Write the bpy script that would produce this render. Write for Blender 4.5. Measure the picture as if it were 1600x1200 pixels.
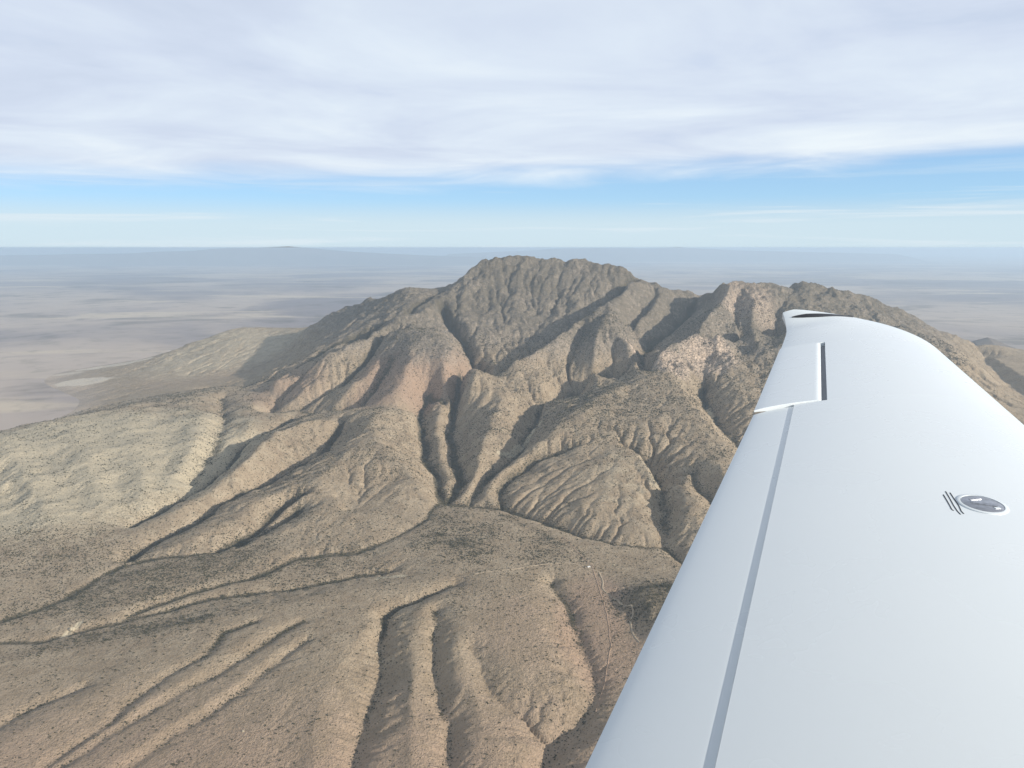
import bpy, bmesh, math, random, time
import numpy as np
from mathutils import Vector, Matrix

T0 = time.time()
rng = np.random.default_rng(11)
random.seed(4)
scn = bpy.context.scene
for o in list(bpy.data.objects):
    bpy.data.objects.remove(o)

# ------------------------------------------------------------------ camera
CAMZ = 1250.0
PITCH = math.radians(10.07)
FPX = 1200.0
cd = bpy.data.cameras.new('camera')
cd.sensor_width = 36.0
cd.lens = 36.0 * FPX / 1600.0
cd.clip_start = 0.05
cd.clip_end = 400000.0
cam = bpy.data.objects.new('camera', cd)
scn.collection.objects.link(cam)
cam.location = (0, 0, CAMZ)
cam.rotation_euler = (math.radians(90) - PITCH, 0, 0)
scn.camera = cam

# ------------------------------------------------------------------ sky, sun, exposure
SUN_EL = math.radians(18.5)
SUN_AZ = math.radians(-29.0)          # from +X, turned towards the camera side
SUN_DIR = Vector((math.cos(SUN_EL) * math.cos(SUN_AZ), math.cos(SUN_EL) * math.sin(SUN_AZ), math.sin(SUN_EL)))
world = bpy.data.worlds.new('World')
scn.world = world
world.use_nodes = True
wn, wl = world.node_tree.nodes, world.node_tree.links
wn.clear()


def node(tree, kind, **kw):
    n = tree.nodes.new(kind)
    for k, v in kw.items():
        if k == 'inp':
            for a, b in v.items():
                n.inputs[a].default_value = b
        else:
            setattr(n, k, v)
    return n


def math_node(tree, op, a, b=None, c=None, clamp=False):
    n = tree.nodes.new('ShaderNodeMath')
    n.operation = op
    n.use_clamp = clamp
    for i, x in enumerate((a, b, c)):
        if x is None:
            continue
        if hasattr(x, 'links'):
            tree.links.new(x, n.inputs[i])
        else:
            n.inputs[i].default_value = x
    return n.outputs[0]


def mix_rgb(tree, fac, a, b, blend='MIX'):
    n = tree.nodes.new('ShaderNodeMix')
    n.data_type = 'RGBA'
    n.blend_type = blend
    n.clamp_factor = True
    for s, x in ((n.inputs[0], fac), (n.inputs[6], a), (n.inputs[7], b)):
        if hasattr(x, 'links'):
            tree.links.new(x, s)
        elif isinstance(x, (int, float)):
            s.default_value = x
        else:
            s.default_value = (x[0], x[1], x[2], 1.0)
    return n.outputs[2]


def ramp(tree, fac, stops, interp='LINEAR'):
    n = tree.nodes.new('ShaderNodeValToRGB')
    n.color_ramp.interpolation = interp
    el = n.color_ramp.elements
    while len(el) < len(stops):
        el.new(0.5)
    for e, (p, c) in zip(el, stops):
        e.position = p
        e.color = (c, c, c, 1) if isinstance(c, (int, float)) else (c[0], c[1], c[2], 1)
    tree.links.new(fac, n.inputs[0])
    return n.outputs[0]


def smooth(tree, x, a, b, lo=0.0, hi=1.0):
    n = tree.nodes.new('ShaderNodeMapRange')
    n.interpolation_type = 'SMOOTHSTEP'
    tree.links.new(x, n.inputs[0])
    n.inputs[1].default_value, n.inputs[2].default_value = a, b
    n.inputs[3].default_value, n.inputs[4].default_value = lo, hi
    return n.outputs[0]


def noise(tree, vec, scale, detail=4.0, rough=0.55, dist=0.0, kind='FBM', lac=2.0):
    n = tree.nodes.new('ShaderNodeTexNoise')
    n.noise_type = kind
    n.inputs['Scale'].default_value = scale
    n.inputs['Detail'].default_value = detail
    n.inputs['Roughness'].default_value = rough
    n.inputs['Distortion'].default_value = dist
    n.inputs['Lacunarity'].default_value = lac
    if vec is not None:
        tree.links.new(vec, n.inputs['Vector'])
    return n.outputs[0]


def build_world():
    t = world.node_tree
    sky = node(t, 'ShaderNodeTexSky', sky_type='NISHITA', sun_disc=False)
    sky.sun_elevation = SUN_EL
    sky.sun_rotation = math.radians(90) - SUN_AZ
    sky.altitude = 1500
    sky.air_density = 1.0
    sky.dust_density = 0.6
    sky.ozone_density = 3.0
    tc = node(t, 'ShaderNodeTexCoord')
    sep = node(t, 'ShaderNodeSeparateXYZ')
    t.links.new(tc.outputs['Generated'], sep.inputs[0])
    x, y, z = sep.outputs
    zc = math_node(t, 'MAXIMUM', z, 0.004)
    # directions projected on a level cloud deck
    zz = math_node(t, 'ADD', zc, 0.035)
    px, py = math_node(t, 'DIVIDE', x, zz), math_node(t, 'DIVIDE', y, zz)
    cmb = node(t, 'ShaderNodeCombineXYZ')
    t.links.new(px, cmb.inputs[0]); t.links.new(py, cmb.inputs[1])
    deck = cmb.outputs[0]
    big = noise(t, deck, 0.16, 3.0, 0.5, 0.4)
    mid = noise(t, deck, 0.55, 6.0, 0.55, 0.6)
    fine = noise(t, deck, 1.7, 6.0, 0.6, 0.4)
    # elevation of the lower edge of the deck, ragged
    edge = math_node(t, 'ADD', zc, math_node(t, 'MULTIPLY', math_node(t, 'SUBTRACT', mid, 0.5), 0.06))
    edge = math_node(t, 'ADD', edge, math_node(t, 'MULTIPLY', math_node(t, 'SUBTRACT', big, 0.5), 0.03))
    edge = math_node(t, 'SUBTRACT', edge, math_node(t, 'MULTIPLY', x, 0.024))
    cover = smooth(t, edge, 0.067, 0.112)
    cover = math_node(t, 'MULTIPLY', cover, smooth(t, math_node(t, 'ADD', mid, math_node(t, 'MULTIPLY', fine, 0.25)), 0.36, 0.56, 0.88, 1.0))
    # thin streaks in the clear band and the pale air above the horizon
    st = node(t, 'ShaderNodeMapping')
    st.inputs['Scale'].default_value = (1.6, 1.6, 46.0)
    t.links.new(tc.outputs['Generated'], st.inputs[0])
    streak = smooth(t, noise(t, st.outputs[0], 1.6, 5.0, 0.6, 0.3), 0.5, 0.68)
    streak = math_node(t, 'MULTIPLY', streak, smooth(t, zc, 0.12, 0.03))
    pale = smooth(t, zc, 0.064, 0.024)
    tone = math_node(t, 'ADD', math_node(t, 'MULTIPLY', mid, 0.62), math_node(t, 'MULTIPLY', big, 0.55))
    tone = math_node(t, 'ADD', tone, math_node(t, 'MULTIPLY', fine, 0.10))
    cloud = ramp(t, tone, [(0.42, (0.51, 0.58, 0.71)), (0.57, (0.595, 0.67, 0.80)), (0.67, (0.67, 0.75, 0.85)), (0.78, (0.77, 0.84, 0.89))])
    blue = node(t, 'ShaderNodeMix', data_type='RGBA', blend_type='MULTIPLY')
    blue.inputs[0].default_value = 1.0
    t.links.new(sky.outputs[0], blue.inputs[6])
    SK = 0.10
    blue.inputs[7].default_value = (0.80, 0.92, 1.20, 1)
    # cloud radiance is divided by the background strength so that one Background carries both
    inv = 1.0 / SK
    clouds = mix_rgb(t, 1.0, cloud, (inv, inv, inv), 'MULTIPLY')
    palec = (0.60 * inv, 0.73 * inv, 0.80 * inv)
    azure = ramp(t, zc, [(0.0, (0.52, 0.68, 0.80)), (0.06, (0.43, 0.69, 0.91)), (0.12, (0.34, 0.58, 0.87)), (0.6, (0.16, 0.33, 0.66))])
    azure = mix_rgb(t, 1.0, azure, (inv, inv, inv), 'MULTIPLY')
    clear = mix_rgb(t, 0.72, blue.outputs[2], azure)
    c1 = mix_rgb(t, math_node(t, 'MULTIPLY', pale, 0.85), clear, palec)
    c2 = mix_rgb(t, math_node(t, 'MULTIPLY', streak, 0.75), c1, (0.68 * inv, 0.77 * inv, 0.83 * inv))
    # the deck is thicker and greyer overhead than towards its bright far edge
    thick = smooth(t, zc, 0.22, 0.9, 1.0, 0.44)
    clouds = mix_rgb(t, 1.0, clouds, thick, 'MULTIPLY')
    c3 = mix_rgb(t, cover, c2, clouds)
    bg = node(t, 'ShaderNodeBackground')
    bg.inputs[1].default_value = SK
    t.links.new(c3, bg.inputs[0])
    out = node(t, 'ShaderNodeOutputWorld')
    t.links.new(bg.outputs[0], out.inputs[0])


build_world()
sd = bpy.data.lights.new('sun', 'SUN')
sd.energy = 5.0
sd.angle = math.radians(0.6)
sd.color = (1.0, 0.93, 0.82)
sun = bpy.data.objects.new('sun', sd)
scn.collection.objects.link(sun)
sun.rotation_euler = SUN_DIR.to_track_quat('Z', 'Y').to_euler()
sun.location = (20, -5, CAMZ + 20)

vs = scn.view_settings
scn.display_settings.display_device = 'sRGB'
vs.view_transform = 'Standard'
vs.look = 'None'
vs.gamma = 1.0
vs.exposure = 0.14
vs.use_curve_mapping = False
scn.render.engine = 'CYCLES'
cy = scn.cycles
cy.use_denoising = True
cy.max_bounces = 5
cy.diffuse_bounces = 2
cy.glossy_bounces = 2
cy.volume_bounces = 1
cy.transparent_max_bounces = 8
cy.use_adaptive_sampling = True
cy.adaptive_threshold = 0.01

# ------------------------------------------------------------------ helpers
COL = scn.collection


def tag(o, label=None, cat=None, group=None, kind=None):
    for k, v in (('label', label), ('category', cat), ('group', group), ('kind', kind)):
        if v:
            o[k] = v
    return o


def mesh_obj(name, verts, faces, mat=None, parent=None, smooth_shade=True):
    me = bpy.data.meshes.new(name)
    me.from_pydata([tuple(v) for v in verts], [], faces)
    me.update()
    if smooth_shade:
        me.polygons.foreach_set('use_smooth', [True] * len(me.polygons))
    if mat:
        me.materials.append(mat)
    o = bpy.data.objects.new(name, me)
    COL.objects.link(o)
    if parent:
        o.parent = parent
    return o


def fast_mesh(name, co, quads, mat, smooth_shade=True):
    me = bpy.data.meshes.new(name)
    nv, nf = len(co), len(quads)
    k = quads.shape[1]
    me.vertices.add(nv)
    me.vertices.foreach_set('co', np.ascontiguousarray(co, dtype=np.float32).ravel())
    me.loops.add(nf * k)
    me.loops.foreach_set('vertex_index', np.ascontiguousarray(quads, dtype=np.int32).ravel())
    me.polygons.add(nf)
    me.polygons.foreach_set('loop_start', np.arange(0, nf * k, k, dtype=np.int32))
    me.polygons.foreach_set('use_smooth', np.full(nf, smooth_shade, dtype=bool))
    me.update(calc_edges=True)
    me.validate()
    me.materials.append(mat)
    o = bpy.data.objects.new(name, me)
    COL.objects.link(o)
    return o


SP, CP = math.sin(PITCH), math.cos(PITCH)


def ray(u, v):
    """view ray of a pixel of the photograph, scaled to one metre of forward ground distance"""
    a, b = (u - 800.0) / FPX, (600.0 - v) / FPX
    y = CP + b * SP
    return a / y, (b * CP - SP) / y


def at(u, v, t):
    """survey point: t below 9 is a distance in km, otherwise a height in metres"""
    rx, rz = ray(u, v)
    d = t * 1000.0 if t < 9 else (t - CAMZ) / rz
    return rx * d, d, CAMZ + rz * d
# ------------------------------------------------------------------ survey lines of the relief
# every line is a crest or a stream bed: (picture column, picture row, distance km | height m)
SKY = [(720,437,6.6),(740,418,6.75),(757,405,6.8),(770,406,6.8),(785,403,6.8),(805,401,6.8),(830,403,6.8),(845,407,6.8),(860,405,6.75),
 (872,405,6.75),(885,411,6.75),(895,406,6.7),(908,406,6.7),(925,412,6.65),(950,411,6.6),(970,416,6.55),(990,423,6.5),(1000,434,6.5),(1010,442,6.5),
 (1030,446,6.5),(1055,454,6.5),(1075,455,6.5),(1095,457,6.4),(1112,455,6.3),(1130,448,6.2),(1143,441,6.15),(1165,441,6.2),(1190,444,6.2),
 (1215,446,6.3),(1230,448,6.3),(1245,444,6.3),(1258,442,6.3),(1275,447,6.3),(1290,453,6.3),(1310,456,6.3),(1340,462,6.35),(1370,469,6.4),
 (1400,481,6.4),(1420,492,6.4),(1440,503,6.4),(1470,522,6.3),(1500,526,6.5),(1530,534,6.6),(1560,540,6.7),(1600,546,6.8),(1680,560,6.9)]
LINES = [
 SKY,
 # left shoulder and back skyline
 [(720,437,6.6),(705,450,6.5),(680,473,6.2),(655,488,6.0),(630,491,5.9),(600,507,5.75),(570,525,5.6),(540,533,5.55),(500,552,5.45),(452,578,5.35),(425,588,5.35)],
 [(692,451,6.6),(660,468,6.35),(632,489,6.0),(600,500,5.95),(560,515,5.85),(510,538,5.75),(470,563,5.65),(432,582,5.6),(380,596,5.75),(320,606,6.0)],
 [(690,452,6.7),(645,450,6.7),(628,451,6.7),(615,464,6.6),(590,482,6.5),(555,500,6.4),(530,515,6.3),(500,532,6.2)],
 [(628,451,6.9),(600,468,7.0),(580,466,7.1),(560,473,7.2),(540,480,7.3),(512,492,7.4),(500,500,7.4),(470,520,7.2),(440,545,6.9)],
 # reddish fan ridge at the left rear
 [(500,506,7.8),(470,512,8.0),(430,511,8.2),(380,511,8.2),(355,514,8.2),(340,521,8.2),(310,531,8.0),(270,548,7.8),(235,566,7.5),(200,585,7.2)],
 [(355,514,8.2),(320,560,7.2),(290,590,6.7)],[(430,511,8.2),(390,560,7.05),(360,590,6.5)],[(390,512,8.17),(345,560,7.12),(318,590,6.55)],
 [(490,510,7.9),(450,545,7.1),(400,585,6.35)],[(463,512,8.0),(425,550,7.15),(385,585,6.45)],
 # pink dome and its rim
 [(600,520,5.6),(640,514,5.55),(690,523,5.4),(718,543,5.15),(730,567,4.95),(738,588,4.75)],
 [(640,514,5.55),(640,545,5.2),(632,580,4.96),(622,610,4.76),(612,634,4.62)],
 [(690,523,5.4),(695,560,5.05),(705,600,4.72)],
 # branch valley left of the dome rim up to the cirque
 [(763,603,5.1),(745,585,5.3),(737,562,5.5),(722,535,5.8),(705,512,6.05),(690,490,6.25)],
 [(700,450,6.4),(700,480,6.2),(722,505,5.95),(745,535,5.65),(757,562,5.4),(768,585,5.2)],
 [(757,405,6.8),(765,470,6.35),(790,505,6.0),(815,540,5.68)],
 [(805,401,6.8),(830,460,6.4),(850,500,6.1)],
 [(800,500,6.0),(782,535,5.7),(775,560,5.45)],
 # valley two: shadow band below the main face
 [(763,603,5.1),(790,578,5.3),(815,564,5.42),(845,550,5.56),(875,529,5.74),(905,507,5.95),(935,489,6.12),(965,466,6.35),(990,446,6.5)],
 [(800,565,5.05),(830,552,5.18),(858,537,5.32),(882,517,5.48),(910,497,5.68),(945,477,5.88),(975,455,6.15),(1000,436,6.4)],
 # knob hill between valley one and three
 [(800,565,5.05),(795,590,408),(780,630,332),(755,680,254),(745,720,205),(738,750,162)],
 [(858,537,5.32),(852,570,455),(848,610,365),(846,640,300),(820,672,245),(795,700,205),(775,718,180),(750,745,150)],
 # valley one, main stream
 [(697,778,122),(722,745,136),(712,715,150),(706,680,168),(706,655,184),(715,638,199),(730,622,222),(748,608,244),(763,603,5.1)],
 # valley three, long shadow band
 [(733,779,122),(752,752,138),(775,735,152),(800,714,170),(816,697,178),(832,668,192),(849,646,214),(880,632,238),(912,620,263),(950,610,292),(985,601,330),(1010,594,348),(1040,587,372),(1090,576,408),(1140,565,445),(1185,550,500),(1230,535,560)],
 [(757,765,140),(787,730,198),(825,702,258),(853,679,304),(880,655,338),(905,638,374),(945,612,410),(990,594,448),(1050,578,480),(1100,568,485),(1150,558,515),(1190,545,560)],
 # deep blue valley to the saddle
 [(1010,594,4.95),(1002,575,5.15),(1002,552,5.45),(1015,537,5.7),(1040,524,5.85),(1065,504,6.1),(1078,492,6.25),(1082,476,6.4),(1097,459,6.48)],
 # ridges left of it
 [(1030,446,6.5),(1035,465,6.3),(1050,485,6.15),(1060,497,6.08)],[(1035,462,6.3),(1020,478,6.05),(1000,495,5.85),(985,510,5.65)],
 [(985,436,6.4),(965,470,5.95),(940,497,5.6),(960,520,5.4),(985,535,5.25),(995,560,5.0),(993,580,4.85)],
 [(1001,548,5.5),(988,522,5.75),(997,503,5.95),(1015,480,6.15),(1025,462,6.38)],
 [(940,497,5.6),(932,530,5.28),(925,560,5.08),(928,590,4.9)],
 [(957,608,4.98),(948,578,5.14),(960,553,5.32)],
 [(905,623,4.9),(882,600,5.05),(882,570,5.24),(900,545,5.42),(912,520,5.6)],
 # cliff tower ridge on the right
 [(1143,441,6.15),(1134,468,5.85),(1106,494,5.5),(1087,509,5.32),(1065,528,5.16),(1031,545,5.02),(1016,575,4.88)],
 [(1165,441,6.2),(1180,480,5.7),(1170,510,5.4),(1185,530,5.2)],
 [(1106,494,5.5),(1125,520,5.3),(1120,545,5.12)],
 [(1130,565,5.0),(1150,530,5.35),(1150,500,5.7),(1152,470,5.95)],
 [(1258,442,6.3),(1235,490,5.7),(1220,540,5.2),(1205,590,4.85)],
 # big lit slope right of valley three
 [(1050,578,465),(1060,600,430),(1090,640,368),(1125,680,300),(1150,705,255),(1180,740,205)],
 [(990,594,428),(965,650,340),(930,700,262),(895,750,188),(870,790,138)],
 [(1060,600,430),(1035,650,348),(1000,690,280)],
 [(1000,690,280),(985,697,272),(960,740,218),(940,780,172),(930,815,130)],
 [(985,697,272),(1003,745,205),(1018,790,150),(1020,815,125)],
 # gullies on it
 [(1038,845,105),(1040,820,114),(1040,800,116),(1037,775,124),(1022,748,144),(1005,722,184),(990,704,232)],
 [(1000,697,278),(1025,725,262),(1048,750,240),(1062,775,212),(1066,805,172),(1058,835,122)],
 [(1130,800,140),(1110,775,160),(1092,755,184),(1084,738,208),(1080,727,238)],
 [(1078,720,270),(1110,715,275),(1138,733,248),(1145,765,208),(1155,800,165)],
 [(1200,740,150),(1158,697,205),(1140,678,235),(1120,655,270),(1104,635,300),(1096,618,335),(1100,600,390)],
 [(1085,572,478),(1120,590,435),(1150,612,388),(1190,640,332),(1230,680,262)],
 [(783,783,122),(783,760,142),(802,738,170),(834,712,216),(877,697,258),(902,676,322)],
 # stream six, left of dome spur
 [(690,777,122),(682,738,142),(660,714,160),(664,688,180),(651,652,212),(668,628,248),(690,606,4.78)],
 [(697,745,142),(690,710,180),(683,665,232),(700,620,300),(722,592,370)],
 [(738,588,4.75),(722,600,400)],
 # hills left of stream six
 [(672,765,150),(650,745,190),(618,720,225),(595,695,258),(580,665,285),(585,643,308)],
 [(545,805,112),(560,785,125),(575,765,145),(600,752,163),(630,742,182)],
 [(600,785,132),(625,765,165),(650,750,185)],
 # ridge six with long lit crest
 [(250,815,72),(290,790,96),(330,770,120),(370,738,182),(400,703,234),(430,673,268),(470,659,275),(540,646,298),(592,641,312),(640,640,315),(655,630,340)],
 [(205,815,66),(240,797,72),(280,777,79),(320,754,90),(350,728,101),(372,700,126),(392,684,153),(425,668,180),(460,650,185),(500,640,215)],
 [(440,635,5.08),(425,618,5.3),(400,600,5.6)],
 [(418,650,4.98),(440,645,4.98),(470,634,5.03),(530,602,5.2),(560,572,5.4),(585,548,5.6),(610,532,5.72)],
 [(418,640,5.05),(448,606,5.28),(490,581,5.46),(530,562,5.62),(580,538,5.85)],
 [(450,625,5.05),(500,595,5.2),(540,572,5.36),(590,535,5.62)],
 [(505,634,4.82),(545,610,4.98),(575,580,5.18),(600,555,5.38)],
 [(470,640,4.98),(515,640,4.86),(555,638,4.82),(583,602,5.04),(600,580,5.2),(612,560,5.38)],
 [(425,588,315),(445,598,315),(490,570,406),(530,552,472)],
 # gully nine and ridges below
 [(200,868,44),(240,838,55),(300,812,68),(350,783,86),(400,759,104),(450,734,128),(500,708,162),(524,680,200),(540,655,245)],
 [(255,860,68),(330,825,100),(400,785,132),(440,770,155),(478,762,178),(515,735,205),(560,690,252),(592,642,312)],
 [(478,762,178),(520,780,155),(560,805,130),(588,828,108)],
 [(345,850,70),(395,825,85),(425,800,105),(448,780,132),(470,768,162)],
 [(360,850,78),(415,822,106),(445,795,142),(475,766,174)],
 [(375,848,70),(430,820,90),(458,800,114),(468,785,145)],
 [(400,850,84),(470,815,120),(510,795,138)],
 # broad pale hill at the far left
 [(-160,720,170),(0,682,190),(60,664,195),(110,650,200),(200,638,205),(300,614,215),(380,594,220),(425,585,240)],
 [(110,650,205),(125,700,184),(150,760,130),(180,815,72)],[(200,638,212),(212,690,184),(222,740,140),(222,790,86)],[(300,614,222),(312,655,208),(300,705,172),(265,755,114)],
 [(0,682,198),(35,740,162),(75,800,108),(110,850,62)],[(380,594,228),(392,630,215),(385,668,196)],
 [(152,662,194),(168,700,168),(180,750,116),(200,808,68)],[(250,640,200),(268,690,162),(258,735,124),(240,790,80)],[(345,618,206),(352,655,182),(330,700,148),(300,750,100)],
 [(62,690,178),(85,750,130),(140,800,86),(170,850,54)],[(30,900,40),(30,820,76),(-10,740,126)],
 # right hand slopes behind the wing
 [(1440,503,6.4),(1470,530,5.9),(1500,560,5.3),(1530,590,330),(1570,620,285),(1600,645,250),(1680,700,180)],
 [(1505,535,400),(1530,560,320),(1560,588,262),(1590,614,220),(1640,650,170)],
 [(1500,527,6.5),(1560,562,345),(1600,590,300),(1660,620,260)],
 # arroyos of the plain
 [(-120,1000,10),(0,970,14),(50,955,18),(100,935,23),(150,905,31),(190,882,38),(225,874,42),(290,870,50),(335,858,62),(380,838,78)],
 [(-120,1012,10),(0,1003,10),(60,1004,10),(105,990,15),(170,976,22),(240,958,32),(330,936,44),(400,926,52),(460,920,58),(505,911,64),(560,900,72),(610,893,80)],
 [(180,975,22),(240,945,36),(300,925,46),(390,904,57),(430,886,66),(460,873,73),(500,868,78),(560,863,83),(592,850,88),(625,836,95),(665,810,108),(690,778,122)],
 [(130,935,36),(230,890,56),(330,885,66),(430,862,86),(540,845,96)],
 [(120,975,32),(250,932,48),(330,912,60),(420,905,66)],
 # toe of the slopes on the right
 [(697,778,122),(735,780,122),(790,786,120),(830,800,116),(900,826,108),(960,842,104),(1040,847,104),(1070,875,100),(1150,900,90)],
 # low fan between
 [(715,795,124),(760,830,118),(820,870,112),(880,885,106),(920,890,100)],
 [(640,850,112),(700,880,112),(760,895,114),(830,893,110),(885,888,104)],
 # foreground gullies
 [(702,910,112),(680,920,106),(650,933,99),(620,946,90),(600,962,82),(597,1000,68),(595,1060,54),(585,1100,46),(568,1140,41),(550,1180,40),(543,1210,36),(520,1300,22)],
 [(690,935,113),(655,950,112),(648,1000,102),(645,1060,90),(640,1130,76),(645,1210,62),(640,1300,45)],
 [(677,950,108),(678,975,96),(680,1010,84),(680,1060,70),(686,1100,61),(702,1132,58),(706,1170,50),(709,1210,44),(712,1300,30)],
 [(715,950,115),(722,1010,105),(728,1060,94),(742,1110,80),(765,1180,66),(780,1300,45)],
 [(736,1005,102),(750,1045,87),(772,1078,76),(800,1110,64),(828,1135,53),(848,1152,44)],
 [(765,985,108),(795,1030,99),(825,1062,90),(848,1095,75)],
 [(812,1058,92),(840,1092,72),(862,1135,50)],
 [(830,950,112),(855,990,102),(872,1050,84),(880,1110,62)],
 [(770,900,116),(760,940,116),(770,985,108)],[(830,900,110),(830,950,112)],
 [(905,985,78),(912,1010,70),(921,1040,63),(925,1062,57),(918,1100,49),(900,1132,43),(870,1157,38),(860,1180,33),(850,1210,27),(830,1300,12)],
 [(905,985,78),(880,930,92),(865,905,100)],
 [(960,1120,60),(925,1150,72),(910,1180,66),(905,1230,55)],[(1000,1150,75),(950,1200,66)],
 [(985,1000,70),(960,1060,60),(940,1110,54)],
 [(948,893,97),(930,910,95),(945,925,90),(970,950,82),(992,972,74),(1010,1000,70)],
 [(948,900,97),(985,898,99),(1050,894,99),(1100,890,99)],
 [(985,915,136),(1050,918,140),(1100,920,140)],[(985,915,136),(1010,945,122),(1030,985,105)],
 # left foreground gullies
 [(-60,1170,10),(0,1135,14),(40,1112,20),(90,1087,29),(130,1072,38)],
 [(-60,1200,20),(0,1160,28),(60,1130,36),(130,1095,44),(200,1050,54)],
 [(20,1240,10),(70,1200,18),(120,1160,25),(168,1131,31),(190,1102,37),(222,1080,43),(270,1050,51),(318,1020,60),(350,987,70),(400,970,80)],
 [(60,1230,22),(100,1188,30),(160,1145,38),(200,1115,45),(250,1085,54),(320,1040,66),(370,1005,77),(430,975,87)],
 [(40,1240,12),(92,1200,20),(160,1152,29),(230,1112,38),(290,1076,46),(340,1051,54),(408,1007,68),(440,987,76),(470,970,85)],
 [(110,1240,24),(170,1195,33),(240,1150,44),(310,1105,54),(370,1065,64),(430,1020,77),(480,985,88)],
 [(140,1240,14),(195,1200,24),(250,1166,32),(300,1132,40),(370,1086,53),(420,1042,64),(450,1016,73),(475,998,82)],
 [(250,1240,28),(330,1190,40),(400,1140,54),(440,1080,68),(480,1040,79),(520,1000,90)],
 [(420,1240,32),(430,1190,42),(440,1130,56),(455,1092,66),(470,1068,75)],
 [(480,1240,44),(490,1180,56),(500,1120,68),(520,1060,80),(560,1000,91),(580,950,98)],
 [(330,960,72),(430,945,85),(520,930,94),(600,918,98),(680,903,110)],
 [(-80,1050,18),(0,1030,24),(120,1015,32),(230,1000,48),(330,960,72)],
]

# ------------------------------------------------------------------ relief on a level world grid
CELL = 8.0
GX0, GX1, GY0, GY1 = -5400.0, 6400.0, 860.0, 10300.0
NX, NY = int((GX1 - GX0) / CELL) + 1, int((GY1 - GY0) / CELL) + 1
PLAIN_Z = -14.0
PLAIN_EDGE = [(-6500, 4000), (-4600, 4300), (-3700, 4800), (-3400, 5350), (-3450, 5800), (-3650, 6250), (-4100, 6650), (-4600, 7100), (-4800, 7700),
              (-4300, 8600), (-2900, 9200), (-1000, 9400), (1000, 9000), (2500, 8600), (4300, 8500), (7000, 9000), (7000, 12000), (-6500, 12000)]


def inside(poly, X, Y):
    r = np.zeros(X.shape, bool)
    n = len(poly)
    for i in range(n):
        x1, y1 = poly[i]
        x2, y2 = poly[(i + 1) % n]
        if y1 == y2:
            continue
        c = ((y1 > Y) != (y2 > Y)) & (X < (x2 - x1) * (Y - y1) / (y2 - y1) + x1)
        r ^= c
    return r


def blur(a, n=1):
    for _ in range(n):
        p = np.pad(a, 1, mode='edge')
        a = (p[:-2, 1:-1] + 2 * p[1:-1, 1:-1] + p[2:, 1:-1]) * 0.25
        p = np.pad(a, 1, mode='edge')
        a = (p[1:-1, :-2] + 2 * p[1:-1, 1:-1] + p[1:-1, 2:]) * 0.25
    return a


def upsample(a, ny, nx):
    sy = np.linspace(0, a.shape[0] - 1, ny)
    sx = np.linspace(0, a.shape[1] - 1, nx)
    return bilin(a, sx[None, :], sy[:, None])


def bilin(a, fx, fy):
    fx = np.clip(fx, 0, a.shape[1] - 1.001)
    fy = np.clip(fy, 0, a.shape[0] - 1.001)
    ix, iy = fx.astype(np.int32), fy.astype(np.int32)
    tx, ty = fx - ix, fy - iy
    return (a[iy, ix] * (1 - tx) + a[iy, ix + 1] * tx) * (1 - ty) + (a[iy + 1, ix] * (1 - tx) + a[iy + 1, ix + 1] * tx) * ty


def cubic(a, fx, fy):
    """Catmull-Rom lookup"""
    fx = np.clip(fx, 1, a.shape[1] - 2.001)
    fy = np.clip(fy, 1, a.shape[0] - 2.001)
    ix, iy = fx.astype(np.int32), fy.astype(np.int32)
    t, s = fx - ix, fy - iy

    def w(t):
        return (-0.5 * t + t * t - 0.5 * t ** 3, 1 - 2.5 * t * t + 1.5 * t ** 3, 0.5 * t + 2 * t * t - 1.5 * t ** 3, -0.5 * t * t + 0.5 * t ** 3)
    wx, wy = w(t), w(s)
    r = 0
    for j in range(4):
        row = 0
        for i in range(4):
            row = row + wx[i] * a[iy + j - 1, ix + i - 1]
        r = r + wy[j] * row
    return r


_LAT = np.random.default_rng(5).uniform(-1, 1, (256, 256)).astype(np.float32)


def vnoise(x, y, seed=0):
    x = x + seed * 37.17
    y = y + seed * 91.73
    ix, iy = np.floor(x).astype(np.int32), np.floor(y).astype(np.int32)
    tx, ty = (x - ix).astype(np.float32), (y - iy).astype(np.float32)
    tx = tx * tx * tx * (tx * (tx * 6 - 15) + 10)
    ty = ty * ty * ty * (ty * (ty * 6 - 15) + 10)
    ix &= 255; iy &= 255
    ix1, iy1 = (ix + 1) & 255, (iy + 1) & 255
    return (_LAT[iy, ix] * (1 - tx) + _LAT[iy, ix1] * tx) * (1 - ty) + (_LAT[iy1, ix] * (1 - tx) + _LAT[iy1, ix1] * tx) * ty


def fbm(x, y, scale, octaves, gain=0.5, seed=0, ridged=False):
    r, amp, tot = 0.0, 1.0, 0.0
    c, s = 0.8, 0.6
    px, py = x / scale, y / scale
    for o in range(octaves):
        n = vnoise(px, py, seed + o)
        if ridged:
            n = 1 - 2 * np.abs(n)
        r = r + amp * n
        tot += amp
        amp *= gain
        px, py = (px * c - py * s) * 2.03, (px * s + py * c) * 2.03
    return r / tot


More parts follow.
